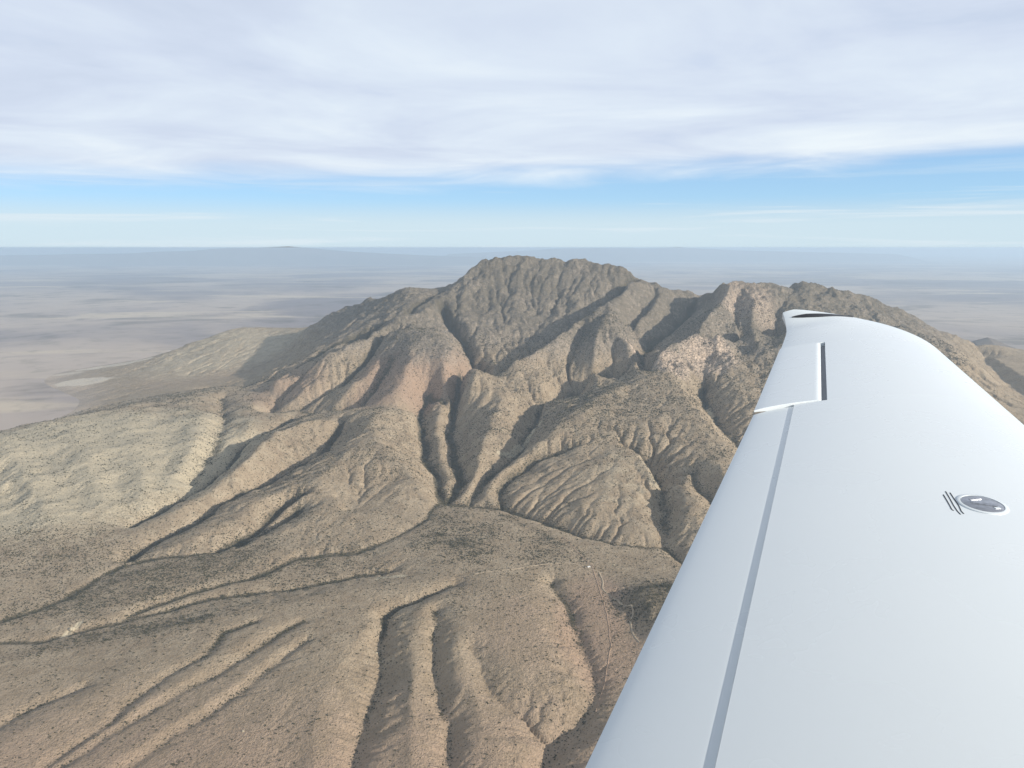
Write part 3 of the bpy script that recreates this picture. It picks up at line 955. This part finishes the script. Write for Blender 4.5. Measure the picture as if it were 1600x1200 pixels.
track([(925, 830, 107), (940, 834, 106), (972, 840, 105), (1000, 846, 104), (1036, 850, 103), (1042, 853, 103), (1056, 864, 101), (1068, 878, 99), (1100, 905, 92)], 5.0,
      'pale dirt track along the foot of the right hand slope')
track([(740, 897, 112), (800, 890, 111), (850, 881, 108), (885, 879, 106), (905, 882, 103), (920, 889, 100), (945, 896, 97), (957, 899, 96)], 5.5, 'pale dirt track along the top edge of the bare fan')
track([(936, 893, 98), (942, 908, 95), (942, 922, 91), (960, 936, 86), (972, 948, 82), (990, 960, 77), (984, 972, 75), (988, 990, 71), (1000, 1010, 66)], 6.0, 'pale dirt track curving round the foot of the dark scrubby hill')
track([(880, 838, 111), (900, 860, 108), (925, 885, 101), (935, 915, 92), (948, 960, 80), (955, 1010, 68), (945, 1060, 60), (930, 1110, 52)], 3.2, 'reddish wheel track running down the red ground beside the wing', M_REDTRACK)

# ------------------------------------------------------------------ small white building by the track, pale rocks
def box(bm, x0, y0, z0, x1, y1, z1):
    v = [bm.verts.new(p) for p in ((x0, y0, z0), (x1, y0, z0), (x1, y1, z0), (x0, y1, z0), (x0, y0, z1), (x1, y0, z1), (x1, y1, z1), (x0, y1, z1))]
    for f in ((0, 3, 2, 1), (4, 5, 6, 7), (0, 1, 5, 4), (1, 2, 6, 5), (2, 3, 7, 6), (3, 0, 4, 7)):
        bm.faces.new([v[i] for i in f])


def bm_obj(name, bm, mat, parent=None, smooth_shade=False, bevel=0.0):
    me = bpy.data.meshes.new(name)
    bmesh.ops.recalc_face_normals(bm, faces=bm.faces)
    bm.to_mesh(me)
    bm.free()
    if smooth_shade:
        me.polygons.foreach_set('use_smooth', [True] * len(me.polygons))
    me.materials.append(mat)
    o = bpy.data.objects.new(name, me)
    COL.objects.link(o)
    if parent:
        o.parent = parent
    return o


def empty(name, loc, rz=0.0):
    o = bpy.data.objects.new(name, None)
    COL.objects.link(o)
    o.location = loc
    o.rotation_euler = (0, 0, rz)
    return o


def ground_at(u, v, z):
    x, y, _ = at(u, v, z)
    for _i in range(6):
        zz = float(height(np.array([[x]]), np.array([[y]]))[0, 0])
        x, y, _ = at(u, v, max(zz, 9.5))
    return x, y, zz


def building(u, v, z, label, w, d, h, rz):
    x, y, zz = ground_at(u, v, z)
    r = empty('building', (x, y, zz - 0.6), rz)
    bm = bmesh.new(); box(bm, -w, -d, 0, w, d, h); bm_obj('wall', bm, M_WALL, r)
    bm = bmesh.new()
    a = [bm.verts.new(p) for p in ((-w - .4, -d - .5, h), (w + .4, -d - .5, h), (w + .4, d + .5, h), (-w - .4, d + .5, h), (-w - .4, 0, h + 1.6), (w + .4, 0, h + 1.6))]
    for f in ((0, 1, 5, 4), (2, 3, 4, 5), (0, 4, 3), (1, 2, 5), (0, 3, 2, 1)):
        bm.faces.new([a[i] for i in f])
    bm_obj('roof', bm, M_TIN, r)
    bm = bmesh.new(); box(bm, -0.6, -d - 0.06, 0, 0.6, -d + 0.02, 2.1); bm_obj('door', bm, M_HOLE, r)
    for k in (-1, 1):
        bm = bmesh.new(); box(bm, k * w * 0.6 - 0.6, -d - 0.05, 1.0, k * w * 0.6 + 0.6, -d + 0.02, 2.0); bm_obj('window', bm, M_HOLE, r)
    tag(r, label, 'building')


building(920, 886, 100, 'small white building beside the pale track at the top of the fan', 5.0, 3.2, 3.2, 0.3)


def boulder(u, v, z, size, label, seed):
    x, y, zz = ground_at(u, v, z)
    bm = bmesh.new()
    bmesh.ops.create_icosphere(bm, subdivisions=3, radius=1.0)
    g = np.random.default_rng(seed)
    off = g.uniform(0, 50, 2)
    for vv in bm.verts:
        p = vv.co
        k = 1 + 0.45 * float(fbm(np.array([p.x * 2 + off[0]]), np.array([p.y * 2 + p.z * 1.7 + off[1]]), 1.0, 3, 0.6, seed)[0])
        vv.co = Vector((p.x * size * 1.3 * k, p.y * size * k, p.z * size * 0.7 * k + size * 0.25))
    o = bm_obj('boulder', bm, M_STONE)
    o.location = (x, y, zz)
    tag(o, label, 'boulder', 'pale rocks standing out on the slopes')


boulder(588, 1021, 76, 3.4, 'white boulder on the left rim of the dark gully', 3)
boulder(380, 1143, 52, 2.6, 'small white boulder alone on the bare fan at lower left', 5)
boulder(1111, 640, 300, 9.0, 'yellowish rock outcrop at the head of the dark ravine beside the wing', 7)
boulder(113, 984, 22, 8.0, 'pale rock bank where the lowest arroyo bends', 9)
boulder(959, 883, 98, 3.5, 'pale boulder above the track right of the white building', 11)

# ------------------------------------------------------------------ desert scrub, nobody could count it
def bush_mesh(seed):
    g = np.random.default_rng(seed)
    bm = bmesh.new()
    for _ in range(4):
        c = g.uniform(-0.5, 0.5, 3) * (1, 1, 0.4)
        M = Matrix.Translation(Vector((c[0], c[1], 0.38 + c[2]))) @ Matrix.Rotation(g.uniform(0, 3), 4, 'Z') @ Matrix.Diagonal((g.uniform(.45, .7), g.uniform(.45, .7), g.uniform(.35, .5), 1))
        vs0 = bmesh.ops.create_icosphere(bm, subdivisions=1, radius=1.0, matrix=M)['verts']
        for v in vs0:
            v.co += Vector(g.normal(0, 0.10, 3))
    me = bpy.data.meshes.new('scrub_bush')
    bm.to_mesh(me); bm.free()
    me.materials.append(M_BUSH)
    return me


def scatter(n, y0, y1):
    yy = np.sqrt(rng.random(n) * (y1 ** 2 - y0 ** 2) + y0 ** 2)
    xx = (rng.random(n) * 1.36 - 0.76) * yy
    fx, fy_ = (xx - GX0) / CELL, (yy - GY0) / CELL
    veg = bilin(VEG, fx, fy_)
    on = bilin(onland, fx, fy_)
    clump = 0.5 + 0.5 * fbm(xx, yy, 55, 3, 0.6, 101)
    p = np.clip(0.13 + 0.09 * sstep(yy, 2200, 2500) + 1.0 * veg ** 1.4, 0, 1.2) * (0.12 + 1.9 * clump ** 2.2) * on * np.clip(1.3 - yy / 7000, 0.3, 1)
    k = rng.random(n) < p * 0.75
    xx, yy, veg = xx[k], yy[k], veg[k]
    return xx, yy, height(xx, yy) - 0.2, veg


def build_scrub():
    xx, yy, zz, veg = scatter(900000, 1300, 5800)
    n = len(xx)
    me = bpy.data.meshes.new('scrub')
    me.vertices.add(n)
    me.vertices.foreach_set('co', np.stack([xx, yy, zz], 1).astype(np.float32).ravel())
    sz = (0.75 + 2.3 * rng.random(n) ** 3.2 + 1.1 * np.clip(veg, 0, 1.2)).astype(np.float32) * (1 + 0.15 * np.clip((yy - 2300) / 1000, 0, 3)).astype(np.float32)
    me.attributes.new('size', 'FLOAT', 'POINT').data.foreach_set('value', sz)
    me.attributes.new('spin', 'FLOAT', 'POINT').data.foreach_set('value', (rng.random(n) * 6.28).astype(np.float32))
    me.update()
    o = bpy.data.objects.new('desert_scrub', me)
    COL.objects.link(o)
    ng = bpy.data.node_groups.new('scrub_instances', 'GeometryNodeTree')
    ng.interface.new_socket('Geometry', in_out='INPUT', socket_type='NodeSocketGeometry')
    ng.interface.new_socket('Geometry', in_out='OUTPUT', socket_type='NodeSocketGeometry')
    gi, go = ng.nodes.new('NodeGroupInput'), ng.nodes.new('NodeGroupOutput')
    src = bpy.data.objects.new('scrub_bush', bush_mesh(2))
    iop = ng.nodes.new('GeometryNodeInstanceOnPoints')
    oi = ng.nodes.new('GeometryNodeObjectInfo')
    oi.inputs['As Instance'].default_value = True
    oi.inputs['Object'].default_value = src
    sa, ra = ng.nodes.new('GeometryNodeInputNamedAttribute'), ng.nodes.new('GeometryNodeInputNamedAttribute')
    sa.inputs['Name'].default_value = 'size'
    ra.inputs['Name'].default_value = 'spin'
    cx_ = ng.nodes.new('ShaderNodeCombineXYZ')
    L = ng.links.new
    L(gi.outputs[0], iop.inputs['Points'])
    L(oi.outputs['Geometry'], iop.inputs['Instance'])
    L(ra.outputs[0], cx_.inputs[2])
    L(cx_.outputs[0], iop.inputs['Rotation'])
    L(sa.outputs[0], iop.inputs['Scale'])
    L(iop.outputs[0], go.inputs[0])
    md = o.modifiers.new('scrub', 'NODES')
    md.node_group = ng
    tag(o, 'dark desert bushes dotted over the dry slopes and thick along the washes', kind='stuff')
    print('scrub', n, time.time() - T0)


build_scrub()

# ------------------------------------------------------------------ the aircraft's wing, seen from the cabin
S = 1.35                    # metres of wing per survey unit


def wing_paint():
    m, t, b = new_mat('white_wing_paint')
    tc = node(t, 'ShaderNodeTexCoord')
    n1 = noise(t, tc.outputs['Object'], 1.7, 4, 0.6, 0.3)
    c = mix_rgb(t, n1, (0.765, 0.82, 0.855), (0.795, 0.845, 0.87))
    t.links.new(c, b.inputs['Base Color'])
    t.links.new(smooth(t, n1, 0.2, 0.8, 0.22, 0.34), b.inputs['Roughness'])
    b.inputs['Specular IOR Level'].default_value = 0.5
    b.inputs['Coat Weight'].default_value = 0.25
    b.inputs['Coat Roughness'].default_value = 0.12
    return m


M_WING = wing_paint()
M_COVE = simple_mat('cove_grey', (0.42, 0.43, 0.45), 0.6, 0.3, 0.05, 6.0)
M_SLOT = simple_mat('slot_black', (0.03, 0.03, 0.034), 0.35, 0.5, 0.1, 6.0)
M_STEEL = simple_mat('cap_steel', (0.50, 0.51, 0.54), 0.38, 0.5, 0.45, 55.0, 0.8)
M_INK = simple_mat('black_ink', (0.02, 0.02, 0.02), 0.6, 0.3, 0.0, 4.0)

H_ROOT, H_GAIN = 0.86, 0.115


def wing_xy(u, v, off=0.0):
    rx, rz = ray(u, v)
    y = (-H_ROOT + off) / (rz - H_GAIN)
    return rx * y, y


def crown(y):
    return -(H_ROOT - H_GAIN * y)


def line_xy(p, q):
    (x0, y0), (x1, y1) = p, q
    return lambda y: x0 + (x1 - x0) * (y - y0) / (y1 - y0)


LE_OFF = -0.022
X_TE = line_xy(wing_xy(911, 1200, -0.0955), wing_xy(1178, 645, -0.068))
X_TE2 = line_xy(wing_xy(1178, 645, -0.068), wing_xy(1222, 540, -0.0545))
X_LE = line_xy(wing_xy(1600, 654, LE_OFF), wing_xy(1431, 516, LE_OFF))
Y_ROOT, Y_AIL, Y_JOINT, Y_TIP = 0.30, wing_xy(1178, 645, -0.068)[1], 3.70, 4.30


def te(y):
    x = X_TE(y) if y < Y_AIL else X_TE2(y)
    if y > 3.95:                            # the tip's rear corner flares back a little
        x -= 0.055 * ((y - 3.95) / 0.35) ** 2
    return x


def le(y):
    x = X_LE(y) + 0.035
    if y > Y_JOINT:                         # planform rounds off towards the tip
        t = (y - Y_JOINT) / (Y_TIP - Y_JOINT)
        x -= (le(Y_JOINT) - te(y) - 0.10) * 0.96 * (1 - math.sqrt(max(0.0, 1 - min(1, t) ** 2.3)))
    return x


def upper(c):
    """height above the chord as a part of the chord, 0 at both ends, crown well aft"""
    c = min(max(c, 0.0), 1.0)
    return 0.205 * c ** 0.60 * (1 - c) ** 0.86


UP_MAX = max(upper(i / 200) for i in range(201))


def wing_z(x, y):
    L = le(y) - te(y)
    c = (le(y) - x) / L
    k = max(L, 0.35)
    z = crown(y) + k * (upper(c) - UP_MAX)
    if y > Y_JOINT:
        t = (y - Y_JOINT) / (Y_TIP - Y_JOINT)
        z += 0.034 * t * t * min(1, max(0, (c - 0.15) / 0.6)) - 0.012 * math.exp(-((t - 0.72) / 0.13) ** 2) * sstep(np.float64(c), 0.45, 0.8)
    return z


def on_skin(u, v):
    off = 0.0
    for _ in range(12):
        x, y = wing_xy(u, v, off)
        off = wing_z(x, y) - crown(y)
    return x, y


def wing_low(x, y):
    L = le(y) - te(y)
    c = min(1, max(0, (le(y) - x) / L))
    k = max(L, 0.35)
    base = crown(y) - k * UP_MAX
    return base - k * 0.55 * (upper(c) - 0.020 * 0) * 0.8


def W(x, y, z):
    return (x * S, y * S, CAMZ + z * S)


def loft(name, rows, mat, parent, close_ends=True, smooth_shade=True):
    """rows of equal length closed rings"""
    bm = bmesh.new()
    org = parent.location
    V = [[bm.verts.new((p[0] - org[0], p[1] - org[1], p[2] - org[2])) for p in r] for r in rows]
    n = len(V[0])
    for a, b in zip(V[:-1], V[1:]):
        for i in range(n):
            bm.faces.new((a[i], a[(i + 1) % n], b[(i + 1) % n], b[i]))
    if close_ends:
        bm.faces.new(V[0][::-1]); bm.faces.new(V[-1])
    bmesh.ops.recalc_face_normals(bm, faces=bm.faces)
    me = bpy.data.meshes.new(name)
    bm.to_mesh(me); bm.free()
    if smooth_shade:
        me.polygons.foreach_set('use_smooth', [True] * len(me.polygons))
        me.set_sharp_from_angle(angle=math.radians(32))
    me.materials.append(mat)
    o = bpy.data.objects.new(name, me)
    COL.objects.link(o)
    o.parent = parent
    return o


wing = empty('light_aircraft', W(te(0.6), 0.6, crown(0.6)))
tag(wing, 'white light aircraft seen from its cabin, its low wing reaching out over the mountain', 'aircraft')
bpy.context.view_layer.update()


def section(y, xa, xb, n=40, drop=0.0, thick=None, lip=0.0):
    """ring of a slice between xa (front) and xb (rear)"""
    up, lo = [], []
    for i in range(n + 1):
        t = i / n
        t = t * t * (3 - 2 * t) * 0.35 + t * t * 0.65 if xa >= le(y) - 1e-6 else t
        x = xa + (xb - xa) * t
        zu = wing_z(x, y) + drop
        zl = (wing_low(x, y) + drop) if thick is None else zu - thick
        up.append(W(x, y, zu)); lo.append(W(x, y, min(zl, zu - 0.004)))
    return up + lo[::-1]


# hinge lines
HX_F = line_xy(on_skin(1238, 645), on_skin(1117, 1200))
HX_A = line_xy(on_skin(1293, 635), on_skin(1289, 535))
GAP = 0.004
ys_in = np.linspace(Y_ROOT, Y_AIL, 30)
ys_out = np.linspace(Y_AIL, Y_JOINT - 0.002, 14)
# fixed skin inboard (ahead of the flap) and outboard (ahead of the aileron)
loft('wing_skin', [section(y, le(y), HX_F(y)) for y in ys_in], M_WING, wing)
loft('outer_wing_skin', [section(y, le(y), HX_A(y)) for y in ys_out + 0.0008], M_WING, wing)
ys_tip = Y_JOINT + (Y_TIP - Y_JOINT) * np.sin(np.linspace(0, math.pi / 2, 22))
loft('wing_tip', [section(y, le(y), te(y)) for y in ys_tip], M_WING, wing)


def control(name, ys, hx, drop0, drop1, gap, nose=0.012):
    """flap or aileron: rounded nose behind the hinge gap, thin trailing edge"""
    rows = []
    for y in ys:
        xa, xb = hx(y) - gap, te(y)
        n = 22
        up, lo = [], []
        for i in range(n + 1):
            t = (i / n) ** 1.6
            x = xa + (xb - xa) * t
            d = (xa - x)
            dip = -nose * max(0.0, 1 - d / 0.022) ** 2
            z = wing_z(x, y) + drop0 + (drop1 - drop0) * t + dip
            th = 0.006 + (0.05 * (1 - t))
            up.append(W(x, y, z)); lo.append(W(x, y, z - th))
        rows.append(up + lo[::-1])
    return loft(name, rows, M_WING, wing)


control('flap', np.linspace(Y_ROOT, Y_AIL - 0.006, 28), HX_F, -0.0038, -0.0015, 0.0012, 0.002)
control('aileron', np.linspace(Y_AIL + 0.004, Y_JOINT - 0.010, 14), HX_A, 0.003, 0.012, 0.021, 0.008)
# grey cove behind the aileron gap and under the flap lip
loft('hinge_cove', [[W(HX_A(y) + 0.002, y, wing_z(HX_A(y), y) - 0.020), W(HX_A(y) - 0.05, y, wing_z(HX_A(y), y) - 0.026), W(HX_A(y) - 0.05, y, wing_z(HX_A(y), y) - 0.034), W(HX_A(y) + 0.002, y, wing_z(HX_A(y), y) - 0.030)]
                    for y in np.linspace(Y_AIL + 0.001, Y_JOINT - 0.003, 8)], M_COVE, wing)


# dark crescent let into the rear of the tip
def crescent():
    rows = []
    ts = np.linspace(0, 1, 13)
    y0 = Y_TIP - 0.115
    xa, xb = te(y0) + 0.045, te(y0) + 0.37
    for t in ts:
        x = xa + (xb - xa) * t
        yc = y0 + 0.035 * (1 - t) ** 2 + 0.012 * t
        w = 0.050 * math.sin(math.pi * min(1, t * 1.0)) ** 0.8 * (1 - 0.55 * t) + 0.003
        ya, yb = yc - w * 0.5, min(yc + w * 0.5, Y_TIP - 0.01)
        za, zb = wing_z(x, ya), wing_z(x, yb)
        rows.append([W(x, ya, za + 0.0022), W(x, yb, zb + 0.0045), W(x, yb, zb - 0.01), W(x, ya, za - 0.01)])
    loft('tip_slot', rows, M_SLOT, wing, smooth_shade=False)


crescent()


# fuel filler cap with its raised ring, handle and the three placard strokes beside it
cx0, cy0 = on_skin(1535, 788)


def disc(name, r0, r1, h0, h1, mat, n=48):
    rows = []
    for r, h in ((r1, -0.004), (r1, h0), (r1 - 0.002, h1), (r0, h1), (r0, h1 - 0.003 if r0 > 0.001 else h1)):
        rows.append([W(cx0 + r * math.cos(a), cy0 + r * math.sin(a), wing_z(cx0 + r * math.cos(a), cy0 + r * math.sin(a)) + h) for a in np.linspace(0, 2 * math.pi, n + 1)[:-1]])
    return loft(name, rows, mat, wing, close_ends=False)


disc('cap_ring', 0.0500, 0.0580, 0.0015, 0.0025, M_WING)
cap = disc('fuel_cap', 0.0005, 0.0485, 0.0012, 0.0022, M_STEEL)


def bar(name, pts, w, z0, z1, mat, parent):
    rows = []
    P = [np.array(p) for p in pts]
    for i, p in enumerate(P):
        d = P[min(i + 1, len(P) - 1)] - P[max(i - 1, 0)]
        d = d / np.hypot(*d)
        q = np.array([-d[1], d[0]]) * w * 0.5
        a, b = p + q, p - q
        za, zb = wing_z(*a), wing_z(*b)
        rows.append([W(a[0], a[1], za + z0), W(b[0], b[1], zb + z0), W(b[0], b[1], zb + z1), W(a[0], a[1], za + z1)])
    o = loft(name, rows, mat, wing, smooth_shade=False)
    o.parent = parent
    return o


bar('cap_handle', [(cx0 - 0.026, cy0 + 0.008), (cx0 + 0.03, cy0 - 0.016)], 0.011, 0.002, 0.0048, M_STEEL, cap)
bar('cap_handle', [(cx0 - 0.020, cy0 + 0.022), (cx0 + 0.012, cy0 + 0.030)], 0.008, 0.002, 0.0032, M_STEEL, cap)
bar('cap_vent', [(cx0 + 0.016, cy0 - 0.026), (cx0 + 0.030, cy0 - 0.024)], 0.008, 0.002, 0.0034, M_WING, cap)
for pts in ([(1474, 773), (1480, 783), (1485, 792), (1487, 796), (1490, 798)], [(1477.5, 768), (1484, 779), (1490, 790), (1496, 799), (1501, 804)], [(1484.5, 770), (1491, 780), (1498, 790), (1502, 799), (1506, 803)]):
    bar('placard_stroke', [on_skin(*p) for p in pts], 0.0022, -0.001, 0.0008, M_INK, wing)


# unseen hull below the rail, its nose raised to shadow the wing root
def fuselage():
    rows = []
    for x, hw, top, bot in ((-3.4, 0.10, -0.55, -0.75), (-2.2, 0.26, -0.42, -0.90), (-1.0, 0.43, -0.34, -1.02), (0.0, 0.46, -0.30, -1.06), (0.36, 0.46, -0.29, -1.06), (0.62, 0.50, -0.06, -1.06), (1.1, 0.51, -0.03, -1.04), (1.42, 0.49, -0.08, -1.02), (1.8, 0.44, -0.30, -0.96), (2.5, 0.28, -0.46, -0.84)):
        yc = -0.14
        ring_ = []
        for a in np.linspace(0, 2 * math.pi, 25)[:-1]:
            e = 0.55
            ca, sa = math.cos(a), math.sin(a)
            yy = yc + hw * math.copysign(abs(ca) ** e, ca)
            zz = (top + bot) / 2 + (top - bot) / 2 * math.copysign(abs(sa) ** e, sa)
            ring_.append(W(x, yy, zz))
        rows.append(ring_)
    loft('fuselage', rows, M_WING, wing)


fuselage()


# unseen roof, posts and panels above the rail, added to dim the wing root
def cabin_bar(name, pts, wx, wy):
    rows = [[W(x - wx, y - wy, z), W(x + wx, y - wy, z), W(x + wx, y + wy, z), W(x - wx, y + wy, z)] for x, y, z in pts]
    loft(name, rows, M_WING, wing)


roof_rows = []
for x, top, hw in ((-1.5, 0.02, 0.34), (-1.1, 0.16, 0.42), (-0.4, 0.25, 0.455), (0.3, 0.24, 0.455), (0.8, 0.13, 0.44), (1.15, -0.06, 0.42)):
    ring_ = []
    for k, dz in ((1, 0.0), (-1, -0.035)):
        for a in np.linspace(-1, 1, 9)[::k]:
            ring_.append(W(x, -0.14 + hw * a, top - 0.07 * a * a + dz))
    roof_rows.append(ring_)
loft('unseen_cabin_roof', roof_rows, M_WING, wing)
for side in (-0.14 - 0.435, -0.14 + 0.435):
    cabin_bar('unseen_door_post', [(0.45, side, -0.36), (0.55, side, 0.0), (0.50, side, 0.14)], 0.045, 0.02)
    cabin_bar('unseen_door_post', [(-0.42, side, -0.36), (-0.48, side, 0.0), (-0.45, side, 0.15)], 0.06, 0.02)
    cabin_bar('unseen_rear_panel', [(-1.05, side, -0.40), (-1.05, side, 0.02)], 0.30, 0.015)

# ------------------------------------------------------------------ the air: one closed box of thin haze
bm = bmesh.new()
box(bm, -FAR - 3000, -FAR - 3000, -16.0, FAR + 3000, FAR + 3000, CAMZ + 12.0)
hz = bpy.data.materials.new('haze')
hz.use_nodes = True
ht = hz.node_tree
ht.nodes.clear()
pv = node(ht, 'ShaderNodeVolumePrincipled')
pv.inputs['Color'].default_value = (0.66, 0.83, 1.0, 1)
pv.inputs['Density'].default_value = 3.1e-5
pv.inputs['Anisotropy'].default_value = 0.2
ho = node(ht, 'ShaderNodeOutputMaterial')
ht.links.new(pv.outputs[0], ho.inputs['Volume'])
tag(bm_obj('haze', bm, hz), 'pale blue haze lying over the desert and softening the far plain', kind='stuff')
print('done', time.time() - T0)
